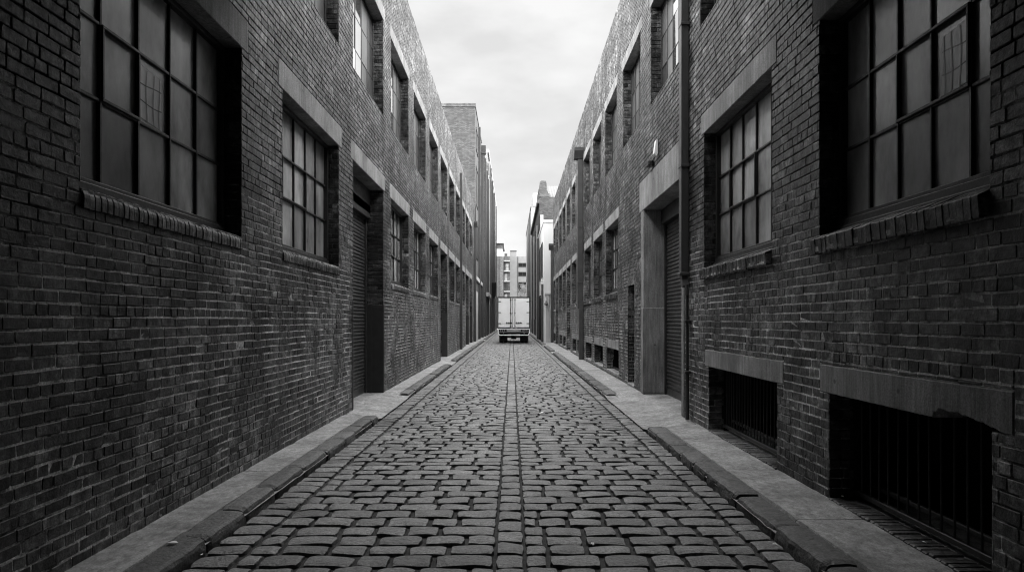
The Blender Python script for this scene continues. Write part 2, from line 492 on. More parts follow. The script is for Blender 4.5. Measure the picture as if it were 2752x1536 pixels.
def window(T, s0, s1, z0, z1, d, parent, cols, rows, glass, fw=.055, base=.10, clear=(), vent=None, mw=.028, mp=.018, clearmat='clear', reflection_panes=()):
    """steel sash window: frame mesh carries its bars; sub-parts pane(s)"""
    mb = MB(T)
    n1, n0 = -d + (.055 if fw > .04 else .02), -d - .03
    zb = z0 + base
    mb.box(s0, s1, -d - .05, -d + .10, z0, z0 + base * .5, ch=.006)          # stepped timber sill rails
    mb.box(s0, s1, -d - .05, -d + .065, z0 + base * .5 + .002, zb, ch=.006)
    mb.box(s0, s0 + fw, n0, n1, zb + .002, z1, ch=.005); mb.box(s1 - fw, s1, n0, n1, zb + .002, z1, ch=.005)
    mb.box(s0 + fw + .001, s1 - fw - .001, n0, n1, z1 - fw, z1, ch=.005)
    mb.box(s0 + fw + .001, s1 - fw - .001, n0, n1 - .012, zb + .003, zb + .035, ch=.004)
    a0, a1 = s0 + fw, s1 - fw
    zs = [zb + .035] + [zb + (z1 - zb) * r for r in rows] + [z1 - fw]
    xs = [a0 + (a1 - a0) * i / cols for i in range(cols + 1)]
    for x in xs[1:-1]:
        mb.box(x - mw / 2, x + mw / 2, n0 + .012, -d + mp, zs[0], zs[-1], ch=.004)
    for z in zs[1:-1]:
        for i in range(cols):
            e0 = xs[i] + (mw / 2 if i else 0) + .001; e1 = xs[i + 1] - (mw / 2 if i < cols - 1 else 0) - .001
            mb.box(e0, e1, n0 + .014, -d + mp - .003, z - mw / 2, z + mw / 2, ch=.004)
    if vent:                                                                # the hinged casement sits proud
        c0, c1, r0, r1 = vent
        va, vb, vz0, vz1 = xs[c0], xs[c1], zs[r0], zs[r1]
        t = .026
        mb.box(va, vb, -d + .004, -d + .034, vz0, vz0 + t, ch=.004); mb.box(va, vb, -d + .004, -d + .034, vz1 - t, vz1, ch=.004)
        mb.box(va, va + t, -d + .004, -d + .033, vz0 + t, vz1 - t, ch=.004); mb.box(vb - t, vb, -d + .004, -d + .033, vz0 + t, vz1 - t, ch=.004)
    fr = mb.build('window', M['frame'], parent)
    groups = {}
    for i in range(cols):
        for k in range(len(zs) - 1):
            g = clearmat if (i, k) in clear or (i, -1) in clear else glass
            groups.setdefault(g, []).append((i, k))
    for g, cells in groups.items():
        pb = MB(T)
        for i, k in cells:
            tl, tu = random.gauss(0, .0025), random.gauss(0, .0025)
            c = -d - .012
            vs = [(xs[i], c + tl, zs[k]), (xs[i + 1], c - tl, zs[k]), (xs[i + 1], c - tl + tu, zs[k + 1]), (xs[i], c + tl + tu, zs[k + 1])]
            pb.add(vs, [(0, 1, 2, 3)], 0, random.uniform(.25, .85))
        pb.build('pane', M[g], fr, recalc=False)
    for (i, k) in reflection_panes:  # pale quad and bars painted in as a reflection of the window opposite
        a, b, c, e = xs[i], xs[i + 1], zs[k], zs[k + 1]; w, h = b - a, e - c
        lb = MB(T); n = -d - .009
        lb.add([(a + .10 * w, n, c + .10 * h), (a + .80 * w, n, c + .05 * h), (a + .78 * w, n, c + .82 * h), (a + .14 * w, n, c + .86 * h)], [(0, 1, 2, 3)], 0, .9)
        pp = lb.build('painted_reflection_patch', M['reflection_tone'], fr, recalc=False)
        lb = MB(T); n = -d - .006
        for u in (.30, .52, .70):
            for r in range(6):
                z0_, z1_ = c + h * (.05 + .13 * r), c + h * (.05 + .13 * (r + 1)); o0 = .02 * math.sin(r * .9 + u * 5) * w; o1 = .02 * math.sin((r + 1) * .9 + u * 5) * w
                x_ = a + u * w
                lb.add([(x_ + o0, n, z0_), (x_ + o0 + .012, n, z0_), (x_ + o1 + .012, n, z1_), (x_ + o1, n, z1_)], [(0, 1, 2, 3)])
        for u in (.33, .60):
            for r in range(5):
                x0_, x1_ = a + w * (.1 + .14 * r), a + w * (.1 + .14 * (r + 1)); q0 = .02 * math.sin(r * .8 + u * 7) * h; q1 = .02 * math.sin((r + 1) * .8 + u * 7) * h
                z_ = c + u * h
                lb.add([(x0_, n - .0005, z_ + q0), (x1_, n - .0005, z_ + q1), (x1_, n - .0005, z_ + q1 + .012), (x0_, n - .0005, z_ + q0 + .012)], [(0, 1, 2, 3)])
        lb.build('painted_reflection_bar', M['dull'], fr, recalc=False)
    bk = MB(T); bk.box(s0, s1, -d - .09, -d - .055, z0, z1); 
    bk.build('blind_backing', M['black'], fr)
    return fr

def left_sill(T, s0, s1, z, d, parent):
    """bullnosed brick-on-edge sill rolling over into the wall face"""
    mb = MB(T)
    s = s0
    prof = [(-d + .02, .055), (-.09, .04)]
    for i in range(6):
        a = math.pi / 2 * i / 5
        prof.append((-.065 + .085 * math.sin(a), -.045 + .085 * math.cos(a)))
    prof += [(.018, -.115), (-.02, -.118), (-d + .02, -.118)]
    while s < s1 - .02:
        w = random.uniform(.068, .078)
        e = min(s + w, s1)
        dn, dz = random.uniform(-.004, .004), random.uniform(-.004, .003)
        g = .0025
        n = len(prof)
        ring = lambda ss, sh: [(ss, p + dn - (sh if p > -.1 else 0), z + q + dz - sh) for p, q in prof]
        vs = ring(s + g, .004) + ring(s + g + .005, 0) + ring(e - g - .005, 0) + ring(e - g, .004)
        fs = [tuple(range(n)), tuple(range(3 * n, 4 * n))]
        for r in range(3):
            for i in range(n):
                j = (i + 1) % n
                fs.append((r * n + i, r * n + j, (r + 1) * n + j, (r + 1) * n + i))
        mb.add(vs, fs, 0, random.uniform(.25, .85))
        s = e
    mb.box(s0, s1, -d, .004, z - .112, z + .02, 1)
    return mb.build('sill', [M['brick'], M['mortar']], parent)

def right_sill(T, s0, s1, z, d, parent, proj=.075):
    """sloping brick-on-edge sill projecting from the face"""
    mb = MB(T)
    s = s0; s1 += .05
    while s < s1 - .02:
        e = min(s + random.uniform(.070, .080), s1)
        g = .004; dn, dz = random.uniform(-.006, .005), random.uniform(-.004, .004)
        prof = [(-d + .02, z + .055 + dz), (proj + dn - .006, z - .035 + dz), (proj + dn, z - .043 + dz), (proj - .012 + dn, z - .178 + dz), (proj - .02 + dn, z - .183 + dz), (-.0, z - .165), (-d + .02, z - .05)]
        inn = s >= s0 and e <= s1 - .05
        if not inn: prof = [(.001, z - .038 + dz)] + prof[1:5] + [(.001, z - .18 + dz)]
        mb.prism(prof, s + g, e - g, 'cpq', 0, random.uniform(.05, .6))
        s = e
    mb.box(s0, s1 - .05, -d, proj - .012, z - .160, z - .052, 1)
    return mb.build('sill', [M['brick'], M['mortar']], parent)

def roller(T, s0, s1, z0, z1, d, parent, pitch=.078):
    mb = MB(T)
    prof = []; z = z0 + .16
    prof += [(-d, z0), (-d, z0 + .155)]
    while z < z1:
        for u, nn in ((0.0, -.020), (.12, -.006), (.35, .004), (.62, .006), (.85, -.002), (.97, -.020)):
            prof.append((-d + nn, z + u * pitch))
        z += pitch
    n = len(prof)
    K = 3
    vs = []
    for i in range(K):
        s = s0 + (s1 - s0) * i / (K - 1)
        vs += [(s, p + random.uniform(-.001, .001), q) for p, q in prof]
    fs = [(r * n + i, r * n + i + 1, (r + 1) * n + i + 1, (r + 1) * n + i) for r in range(K - 1) for i in range(n - 1)]
    mb.add(vs, fs)
    o = mb.build('roller_door', M['shutter'], parent, recalc=False)
    g = MB(T)
    g.box(s0 - .02, s0 + .07, -d - .03, -d + .05, z0, z1, ch=.004); g.build('guide_rail', M['steel'], o)
    g = MB(T); g.box(s1 - .07, s1 + .02, -d - .03, -d + .05, z0, z1, ch=.004); g.build('guide_rail', M['steel'], o)
    h = MB(T); h.box(s0 - .02, s1 + .02, -d - .2, -d + .12, z1 - .32, z1, ch=.006); h.build('shutter_hood', M['steel'], o)
    return o

def downpipe(T, s, z0, z1, w, n, parent, mat='darkpipe', hopper=None, straps=()):
    mb = MB(T); mb.box(s - w / 2, s + w / 2, .012, .012 + n, z0, z1, ch=.008)
    o = mb.build('downpipe', M[mat], parent)
    if hopper:
        h = MB(T); z = hopper
        h.prism([(s - w * .6, z), (s + w * .6, z), (s + w * 1.1, z + .32), (s + w * 1.1, z + .46), (s - w * 1.1, z + .46), (s - w * 1.1, z + .32)], .008, .02 + n * 1.7, 'pcq')
        h.build('hopper', M[mat], o)
    if straps:
        h = MB(T)
        for z in straps: h.box(s - w / 2 - .02, s + w / 2 + .02, .004, .02 + n, z, z + .05, ch=.004)
        h.build('strap', M[mat], o)
    return o

E = lambda h: EYE + h
# =================================================================== LEFT WAREHOUSE
LW = thing('brick_warehouse', 'long two-storey brick warehouse on the left with rounded brick sills and dark corner guards', 'warehouse', (XL, 0, 0), 'brick warehouses lining the lane')
bayL = [(4.92, 7.84), (9.25, 12.25), (13.35, 16.48)] + [(17.55 + 4.06 * k, 20.5 + 4.06 * k) for k in range(9)]
doorsL = {2: .42, 6: .34, 10: .30, 11: .30}
zb, zt, zl = E(.90), E(3.02), E(3.39)
ub, ut, ul = E(4.78), E(6.99), E(7.33)
opsL = []
for i, (a, b) in enumerate(bayL):
    if i in doorsL: opsL.append((a, b, FP - .02, zt, doorsL[i]))
    else: opsL.append((a, b, zb, zt, .236))
    opsL.append((a - .18, b + .2, zt, zl, 0))
upL = [(1.3, 4.2), (5.25, 8.25)] + [(a, b) for a, b in bayL[1:]]
for a, b in upL:
    opsL.append((a, b, ub, ut, .236)); opsL.append((a - .16, b + .2, ut, ul, 0))
LEND = 57.4
warehouse_wall(True, -4.0, LEND, E(9.18), opsL, 0.086, LW)
for i, (a, b) in enumerate(bayL):
    lintel(TL, a - .175, b + .195, zt, zl - .004, LW)
    if i in doorsL: continue
    v = {0: (1, 2, 1, 2), 1: (1, 3, 1, 2)}.get(i, (1, 3, 1, 2))
    cl = {0: [], 1: [(2, 2)]}.get(i, [])
    w = window(TL, a, b, zb, zt, .236, LW, 5, (.345, .645), 'frost', vent=v, clear=cl, clearmat='semi', reflection_panes=[(2, 1)] if i == 0 else (), base=.13)
    left_sill(TL, a, b, zb, .17, w)
for i, (a, b) in enumerate(upL):
    lintel(TL, a - .155, b + .195, ut, ul - .004, LW)
    window(TL, a, b, ub, ut, .236, LW, 5, (.345, .67), 'dull', clear=[(0, -1), (1, -1), (2, -1)] if i > 1 else [], base=.06, fw=.03, mw=.024, mp=.0)
# doors
a, b = bayL[2]
rd = roller(TL, a + .05, b - .05, FP, zt - .35, .42, LW)
g = MB(TL); g.box(a + .001, b - .001, -.44, -.30, zt - .55, zt - .002, ch=.005); g.build('door_head', M['steel'], LW)
for (q0, q1, n0, n1) in ((a - .10, a + .004, -.12, .008),):
    g = MB(TL); g.box(q0, q1, n0, n1, FP, E(.37), ch=.004); g.build('corner_guard', M['steel'], LW)
g = MB(TL)
g.box(b - .008, b + .10, -.26, .010, FP, E(.36), ch=.004); g.box(b - .016, b + .06, -.42, -.262, FP, E(.38), ch=.004)
g.build('corner_guard', M['steel'], LW)
for i in (6, 10, 11):
    a, b = bayL[i]; d = doorsL[i]
    g = MB(TL); g.box(a + .004, b - .004, -d - .06, -d + .02, FP, zt - .003)
    for k in range(1, 4):
        sx = a + (b - a) * k / 4; g.box(sx - .02, sx + .02, -d + .021, -d + .035, FP + .05, zt - .05)
    dr = g.build('door', M['steel'], LW)
    g = MB(TL); g.box(a + .9, a + 1.0, -d + .036, -d + .07, 1.1, 1.3, ch=.01); g.build('handle', M['chrome'], dr)
    g = MB(TL); g.box(b - .01, b + .08, -.25, .010, FP, E(.30), ch=.004); g.build('corner_guard', M['steel'], LW)
downpipe(TL, 40.9, FP, E(8.5), .16, .12, LW, straps=(1.2, 4.0, 7.0))
downpipe(TL, 55.6, FP, E(7.3), .22, .16, LW, hopper=E(7.3), straps=(1.2, 4.0, 6.5))
downpipe(TL, 56.9, E(6.0), E(9.6), .12, .1, LW)
g = MB(); g.box(XL - 9.8, XL - 9.5, -4.0, LEND - .01, -.05, E(8.7)); g.box(XL - 9.49, XL - .42, LEND - .3, LEND - .02, -.05, E(8.54)); g.build('outer_wall', M['fbrick'], LW)
g = MB(); g.box(XL - 9.49, XL - .38, -4.0, LEND - .01, E(8.55), E(8.7)); g.build('roof', M['roofmetal'], LW)
# added unseen wall behind the camera, there to block light from behind
g = MB(); g.box(XL - 9, XR + 9, -4.35, -4.05, -.05, E(18.0)); g.build('light_block_wall', M['fbrick_dark'], LW)
g = MB(); g.box(XL + .02, XR - .02, -4.04, 8.4, E(4.2), E(16.0)); g.build('light_block_bridge', M['fbrick_dark'], LW)  # added overhead out of view to darken the near lane

# =================================================================== RIGHT WAREHOUSE
RW = thing('brick_warehouse', 'long two-storey brick warehouse on the right with sloping brick sills and barred basement openings', 'warehouse', (XR, 0, 0), 'brick warehouses lining the lane')
lowR = [(4.42, 6.88), (8.16, 11.07), (20.2, 22.9), (23.8, 26.4), (27.4, 29.9), (31.0, 33.2), (33.95, 36.3), (40.9, 43.3), (44.1, 46.7), (51.0, 53.2)]
doorR = [(37.45, 39.95), (47.6, 50.2)]
upR = [(1.9, 4.4), (5.4, 7.9), (8.8, 11.29), (12.75, 15.38), (16.64, 19.3), (20.5, 23.1), (24.2, 26.65), (27.8, 30.2), (31.2, 33.4), (34.4, 36.3), (37.75, 39.9), (41.15, 43.3), (44.4, 46.6), (47.75, 50.1), (50.8, 53.1)]
rb, rt, rl = E(.82), E(2.92), E(3.25)
vb, vt, vl = E(4.68), E(6.80), E(7.12)
base = [(4.40, 6.67, -.69, -.42), (8.0, 10.8, -.71, -.45), (20.1, 22.75, -.86, -.60), (23.7, 26.15, -.88, -.62), (27.2, 29.4, -.90, -.64), (31.4, 33.2, -.92, -.66), (33.95, 36.0, -.92, -.66), (40.9, 42.8, -.94, -.68), (44.1, 46.3, -.94, -.68), (51.0, 53.0, -.95, -.68)]
opsR = []
for a, b in lowR:
    opsR.append((a, b, rb, rt, .236)); opsR.append((a - .16, b + .16, rt, rl, 0))
for a, b in doorR:
    opsR.append((a, b, FP - .02, rt, .3)); opsR.append((a - .16, b + .16, rt, rl, 0))
for a, b in upR:
    opsR.append((a, b, vb, vt, .236)); opsR.append((a - .15, b + .15, vt, vl, 0))
for i, (a, b, z0, z1) in enumerate(base):
    e = .2 if i < 2 else .06
    opsR.append((a, b, FP + (.0 if i < 2 else .12), E(z0), .236)); opsR.append((a - e, b + e, E(z0), E(z1), 0))
opsR.append((12.32, 16.5, FP - .05, E(2.52), 0)); opsR.append((12.2, 16.68, E(2.52), E(3.22), 0))   # roller door
opsR.append((17.5, 18.5, FP + .06, E(.89), .34))                                              # narrow slot
REND = 53.9
warehouse_wall(False, -4.0, REND, E(9.02), opsR, 0.093, RW, L=.25)
for i, (a, b) in enumerate(lowR):
    lintel(TR, a - .155, b + .155, rt, rl - .004, RW)
    v = {0: (1, 3, 1, 2), 1: (2, 4, 1, 2)}.get(i, (1, 3, 1, 2))
    w = window(TR, a, b, rb, rt, .236, RW, 5, (.345, .645), 'frost', vent=v, clear={1: [(2, 2)]}.get(i, []), clearmat='semi', reflection_panes=[(1, 1)] if i == 0 else (), base=.14)
    right_sill(TR, a, b, rb, .17, w)
for a, b in doorR:
    lintel(TR, a - .155, b + .155, rt, rl - .004, RW)
    g = MB(TR); g.box(a + .004, b - .004, -.38, -.28, FP, rt - .003)
    for k in range(1, 4):
        sx = a + (b - a) * k / 4; g.box(sx - .02, sx + .02, -.279, -.262, FP + .05, rt - .05)
    dr = g.build('door', M['steel'], RW)
    g = MB(TR); g.box(a + .9, a + 1.0, -.261, -.23, 1.1, 1.3, ch=.01); g.build('handle', M['chrome'], dr)
for i, (a, b) in enumerate(upR):
    lintel(TR, a - .145, b + .145, vt, vl - .004, RW)
    window(TR, a, b, vb, vt, .236, RW, 5, (.345, .67), 'dull', clear=[(0, -1), (1, -1), (2, -1)] if i > 2 else [], base=.06, fw=.03, mw=.024, mp=.0)
for i, (a, b, z0, z1) in enumerate(base):
    e = .195 if i < 2 else .055
    lintel(TR, a - e, b + e, E(z0), E(z1) - .004, RW, broken=(i == 0))
    zf = FP + (.02 if i < 2 else .12)
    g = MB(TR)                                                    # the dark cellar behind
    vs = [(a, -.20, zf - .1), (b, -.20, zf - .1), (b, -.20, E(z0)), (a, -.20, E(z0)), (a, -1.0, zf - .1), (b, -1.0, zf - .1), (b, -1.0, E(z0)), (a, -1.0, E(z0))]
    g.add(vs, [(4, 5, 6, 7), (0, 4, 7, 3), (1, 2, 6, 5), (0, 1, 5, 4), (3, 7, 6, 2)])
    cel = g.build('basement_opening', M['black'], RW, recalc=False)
    if i < 2:
        g = MB(TR); g.box(a - .005, b + .005, -.262, -.22, zf + .03, zf + .075, ch=.004)
        g.box(a - .005, b + .005, -.40, -.36, zf + .10, zf + .14, ch=.004)
        bars = g.build('bar_rail', M['frame'], cel)
        k = int((b - a) / (.145 if i == 0 else .12))
        g = MB(TR)
        for j in range(1, k):
            s = a + (b - a) * j / k + random.uniform(-.006, .006)
            g.tube((s, -.24, zf + .06), (s + random.uniform(-.008, .008), -.24 + random.uniform(-.006, .006), E(z0) + .01), .0085, 8)
        g.build('grille', M['frame'], cel)
        g = MB(TR); s = a                                        # brick-on-edge threshold at pavement level
        while s < b - .02:
            e2 = min(s + random.uniform(.07, .08), b)
            g.box(s + .003, e2 - .003, -.21, .012 + random.uniform(-.006, .006), FP - .06, FP + .018 + random.uniform(-.005, .005), 0, random.uniform(.2, .8), ch=.008)
            s = e2
        g.build('threshold', [M['brick']], cel)
    else:
        g = MB(TR); g.box(a + .002, b - .002, -.23, .015, zf - .06, zf + .012, ch=.006); g.build('threshold', M['concrete'], cel)
        g = MB(TR); g.box(a, b, -.25, -.21, zf + .03, zf + .07); g.build('bar_rail', M['frame'], cel)
# roller door with concrete surround
DS = MB(TR)
DS.box(16.16, 16.5, -.56, .018, FP - .01, E(2.52) - .003, ch=.01)
ds = DS.build('door_surround', M['surround'], RW); DS = MB(TR)
DS.box(12.32, 12.50, -.56, .018, FP - .01, E(2.52) - .003, ch=.01)
DS.build('door_surround', M['surround'], RW)
g = MB(TR); g.box(16.13, 16.40, -.52, .034, FP + .01, E(.28), ch=.006); g.box(16.118, 16.129, -.50, -.20, FP + .03, E(.27), ch=.003)
for z, n in ((1.25, -.16), (.98, -.40)):
    g.tube((16.112, n, z), (16.10, n, z), .022, 10)
g.build('guard_plate', M['surround'], ds)
lintel(TR, 12.205, 16.675, E(2.52), E(3.216), RW, n0=-.56, n1=.02)
roller(TR, 12.54, 16.12, FP, E(2.5), .50, RW, pitch=.082)
g = MB(TR); g.box(17.505, 18.495, -.40, -.33, FP + .06, E(.888)); g.build('door', M['steel'], RW)
g = MB(TR); g.box(17.50, 18.50, -.33, .02, FP - .02, FP + .06, ch=.008); g.build('step', M['path'], RW)
# rectangular downpipe beside the roller door, spout and thin pipe below it
dp = downpipe(TR, 12.06, E(.80), E(8.95), .17, .13, RW, 'pipe', straps=(E(5.0), E(2.6), E(7.4)))
g = MB(TR)
g.box(11.94, 12.18, .004, .17, E(.76), E(.81), ch=.008)
g.prism([(11.99, E(.77)), (12.13, E(.77)), (12.06, E(.60)), (11.97, E(.55)), (11.92, E(.58))], .03, .13, 'pcq')
g.tube((11.93, .06, E(.60)), (11.93, .06, E(.42)), .035, 10)
g.build('spout', M['pipe'], dp)
g = MB(TR); g.tube((11.93, .05, E(.44)), (11.93, .05, E(-.85)), .026, 10); g.tube((11.93, .05, E(-.85)), (11.93, .05, FP), .032, 10)
for z in (E(-.05), E(-.9)): g.box(11.86, 12.0, .002, .1, z, z + .05, ch=.004)
g.build('drain_pipe', M['darkpipe'], dp)
downpipe(TR, 30.6, E(.5), E(6.95), .30, .22, RW, hopper=E(6.95), straps=(E(4.0), E(1.6)))
downpipe(TR, 30.35, FP, E(.5), .26, .18, RW)
downpipe(TR, 53.5, FP, E(5.3), .26, .2, RW, hopper=E(5.3), straps=(2.0, 4.5))
g = MB(); g.box(XR + 9.5, XR + 9.8, -4.0, REND - .01, -.05, E(8.7)); g.box(XR + .6, XR + 9.49, REND - .3, REND - .02, -.05, E(8.38)); g.build('outer_wall', M['fbrick'], RW)
g = MB(); g.box(XR + .39, XR + 9.49, -4.0, REND - .01, E(8.4), E(8.55)); g.build('roof', M['roofmetal'], RW)

# =================================================================== GROUND
g = MB(); g.add([(-400, -200, -.045), (400, -200, -.045), (400, 900, -.045), (-400, 900, -.045)], [(0, 1, 2, 3)])
structure(g.build('ground', M['asphalt'], recalc=False))

KL, KR = -2.37, 2.15            # kerb fronts
KLi, KRi = -2.59, 2.39          # kerb backs
mb = MB()
def sett(x0, x1, y0, y1, nx, ny, crown=1.0):
    """one rounded stone; outline and top are irregular"""
    a = knots(nx); b = knots(ny)
    A, B = np.meshgrid(a, b)
    w, h = (x1 - x0) / 2, (y1 - y0) / 2
    ph = rng.uniform(0, 6.28, 6); am = rng.uniform(.2, 1, 3)
    # corner rounding of the outline
    r = 1 - .075 * (np.abs(A) ** 3) * (np.abs(B) ** 3) - .03 * np.abs(np.sin(ph[0] + 3 * A + 2 * B)) * ((np.abs(A) > .8) | (np.abs(B) > .8))
    PX = (x0 + x1) / 2 + A * w * r + .003 * np.sin(ph[1] + 4 * B)
    PY = (y0 + y1) / 2 + B * h * r + .0035 * np.sin(ph[2] + 3.3 * A)
    top = .0025 * rng.normal() + .004 * am[0] * np.sin(ph[3] + 2.6 * A + 1.3 * B) + .004 * am[1] * np.sin(ph[4] + 3.2 * B - 2 * A)
    top = top + rng.normal(0, .0025) * A + rng.normal(0, .002) * B
    Z = top - crown * (.013 * np.abs(B) ** 5.0 + .009 * np.abs(A) ** 7)
    edge = (np.abs(A) > .999) | (np.abs(B) > .999)
    Z = np.where(edge, -.05, Z)
    o = len(mb.v)
    mb.v.extend(zip(PX.ravel().tolist(), PY.ravel().tolist(), Z.ravel().tolist()))
    t = float(np.clip(rng.normal(.5, .22), 0, 1.15))
    for j in range(ny - 1):
        for i in range(nx - 1):
            q = o + j * nx + i
            mb.f.append([q, q + 1, q + nx + 1, q + nx]); mb.m.append(0); mb.t.append(t)
# knots kept away from the rim so the sides stay steep
def knots(n):
    k = np.linspace(-1, 1, n - 2)
    return np.concatenate([[-1], k * .94, [1]])
def sett_row(xa, xb, y0, y1, lo, hi, nx, ny):
    x = xa
    L = rng.uniform(lo, hi) * rng.uniform(.4, 1)
    while x < xb - .02:
        e = x + L
        if xb - e < lo * .55: e = xb
        gx = rng.uniform(.012, .026); gy = rng.uniform(.028, .042)
        sett(x + gx * .5 + (0 if x > xa else .004), e - gx * .5, y0 + gy * .5, y1 - gy * .5, nx, ny)
        x = e; L = rng.uniform(lo, hi)
y = 3.6
while y < 138:
    d = rng.uniform(.225, .275) if y < 60 else .27
    nx, ny = (11, 9) if y < 11 else ((7, 6) if y < 26 else (5, 5))
    wob = .0
    sett_row(-2.04, -.124, y, y + d, .25, .42, nx, ny)
    sett_row(.092, 1.895, y, y + d, .25, .42, nx, ny)
    y += d
for xa, xb, lo, hi in ((-.128, .096, .27, .34), (-2.365, -2.05, .2, .3), (1.905, 2.145, .2, .3)):
    y = 3.6
    while y < 138:
        d = rng.uniform(lo, hi)
        nx, ny = (9, 9) if y < 11 else ((6, 6) if y < 26 else (5, 5))
        sett(xa + rng.uniform(0, .01), xb - rng.uniform(0, .01), y + .014, y + d - .014, nx, ny)
        y += d
road = structure(mb.build('cobbled_road', M['sett'], None, recalc=False, smooth=True))
road.data.set_sharp_from_angle(angle=R(38))
g = MB(); n = 60
g.add([(-2.45, -4, -.036), (2.25, -4, -.036), (2.25, 140, -.036), (-2.45, 140, -.036)], [(0, 1, 2, 3)])
structure(g.build('road_bed', M['dirt'], recalc=False))

crossL = [(12.5, 16.4), (27.5, 30.2), (43.2, 44.2), (50.2, 51.4), (60, 64)]
crossR = [(11.3, 16.3), (37.2, 39.6), (47.5, 50.4)]
def crossf(y, cr):
    v = 0.0
    for a, b in cr:
        m = .45
        if a - .05 <= y <= b + .05:
            t = min(1, max(0, (y - a) / m), 1) * min(1, max(0, (b - y) / m))
            t = min((y - a + .05) / m, (b - y + .05) / m, 1)
            v = max(v, max(0, t) ** .6)
    return v
def kerb(front, back, cr, seed, drop):
    rs = random.Random(seed); mb = MB()
    sg = 1 if front > 0 else -1
    y = -3.8
    H = FP + .004
    while y < 138:
        L = rs.uniform(.55, 1.05)
        e = y + L
        for a, b in cr:
            if y < a < e: e = a
            if a <= y < b: y = b; e = y + L
        near = y < 16
        N = max(3, int((e - y) / (.05 if near else .3)))
        off = rs.uniform(-.018, .014); zz = rs.uniform(-.014, .008); tint = rs.random()
        w = abs(back - front)
        prof = [(w, -.01), (w - .003, H - .003), (w * .66, H), (w * .33, H - .001), (.035, H - .006), (.012, H - .020), (.002, H - .045), (-.002, .02), (-.004, -.04)]
        rows = []
        for i in range(N + 1):
            t = i / N; yy = y + .010 + (e - y - .020) * t
            endf = max(0, 1 - min(t, 1 - t) * (e - y) / .05)
            row = []
            for (p, q) in prof:
                nz = mnoise.noise(Vector((p * 18 + seed, yy * 7, q * 25))) * .010 + mnoise.noise(Vector((p * 5, yy * 2.2, q * 8 + seed))) * .010
                pp = p + (nz + endf * .016 if p < w * .9 else 0) + off * (1 if p < .1 else 0)
                qq = q + (nz * .6 - endf * .016 + zz if q > .03 else 0)
                row.append((front + sg * pp, yy, qq))
            rows.append(row)
        vs = [p for r in rows for p in r]; n = len(prof)
        fs = [(r * n + i, r * n + i + 1, (r + 1) * n + i + 1, (r + 1) * n + i) for r in range(N) for i in range(n - 1)]
        fs += [tuple(range(n)), tuple(range(N * n, N * n + n))]
        mb.add(vs, fs, 0, tint)
        y = e
    return structure(mb.build('kerb', M['kerb'], None, recalc=True, smooth=False))
kerb(KL, KLi, crossL, 3, 0); kerb(KR, KRi, crossR, 11, 0)

def footpath(front, back, wall, cr, seed):
    rs = random.Random(seed); mb = MB()
    y = -3.9
    while y < 138:
        L = rs.uniform(1.3, 2.3); e = y + L
        N = max(4, int(L / (.12 if y < 18 else .5)))
        tint = .5; zo = rs.uniform(-.004, .004)
        us = [0, .12, .5, .88, 1.0]
        cols = [(front + (back - front) * u) for u in us] + [back + (wall - back) * v for v in (.02, .2, .5, .8, 1.0)]
        rows = []
        for i in range(N + 1):
            yy = y + .007 + (e - y - .014) * i / N
            c = crossf(yy, cr)
            row = []
            for k, x in enumerate(cols):
                f = (abs(x) - abs(front)) / (abs(wall) - abs(front))      # 0 kerb .. 1 wall
                flat = FP + zo * .5 if k >= 5 else .045
                ramp = .004 + (FP - .004) * min(1, (f / .62)) ** 1.15
                z = flat * (1 - c) + ramp * c
                z += mnoise.noise(Vector((x * 3, yy * 1.1, seed))) * .004
                if i in (0, N): z -= .010
                xx = x + (mnoise.noise(Vector((k, yy * 3, seed))) * .006 if k == 5 else 0)
                row.append((xx, yy, z))
            rows.append(row)
        n = len(cols)
        vs = [p for r in rows for p in r]
        fs = [(r * n + i, r * n + i + 1, (r + 1) * n + i + 1, (r + 1) * n + i) for r in range(N) for i in range(n - 1)]
        if front < 0: fs = [f[::-1] for f in fs]
        mb.add(vs, fs, 0, tint)
        y = e
    return structure(mb.build('footpath', M['path'], None, recalc=False))
footpath(KL, KLi, XL - .6, crossL, 5); footpath(KR, KRi, XR + .75, crossR, 9)

# =================================================================== FAR BUILDINGS
def block(parent, name, x0, x1, y0, y1, z1, mat, z0=-.05):
    g = MB(); g.box(x0, x1, y0, y1, z0, z1); return g.build(name, mat if not isinstance(mat, str) else M[mat], parent)
def lane_window(parent, x, sg, y0, y1, z0, z1, pane='dull', frame='frame', t=.10, bars=1):
    """window on a wall facing the lane; sg=+1 when the lane lies towards +x"""
    g = MB()
    for a, b, c, d in ((y0, y0 + t, z0, z1), (y1 - t, y1, z0, z1), (y0 + t, y1 - t, z0, z0 + t), (y0 + t, y1 - t, z1 - t, z1)):
        g.box(min(x, x + sg * .06), max(x, x + sg * .06), a, b, c, d)
    for k in range(1, bars + 1):
        yy = y0 + (y1 - y0) * k / (bars + 1)
        g.box(min(x, x + sg * .045), max(x, x + sg * .045), yy - .03, yy + .03, z0 + t, z1 - t)
    f = g.build('window', M[frame], parent)
    g = MB(); q = x + sg * .012
    g.add([(q, y0 + t * .5, z0 + t * .5), (q, y1 - t * .5, z0 + t * .5), (q, y1 - t * .5, z1 - t * .5), (q, y0 + t * .5, z1 - t * .5)], [(0, 1, 2, 3)])
    g.build('pane', M[pane], f, recalc=False)
    return f
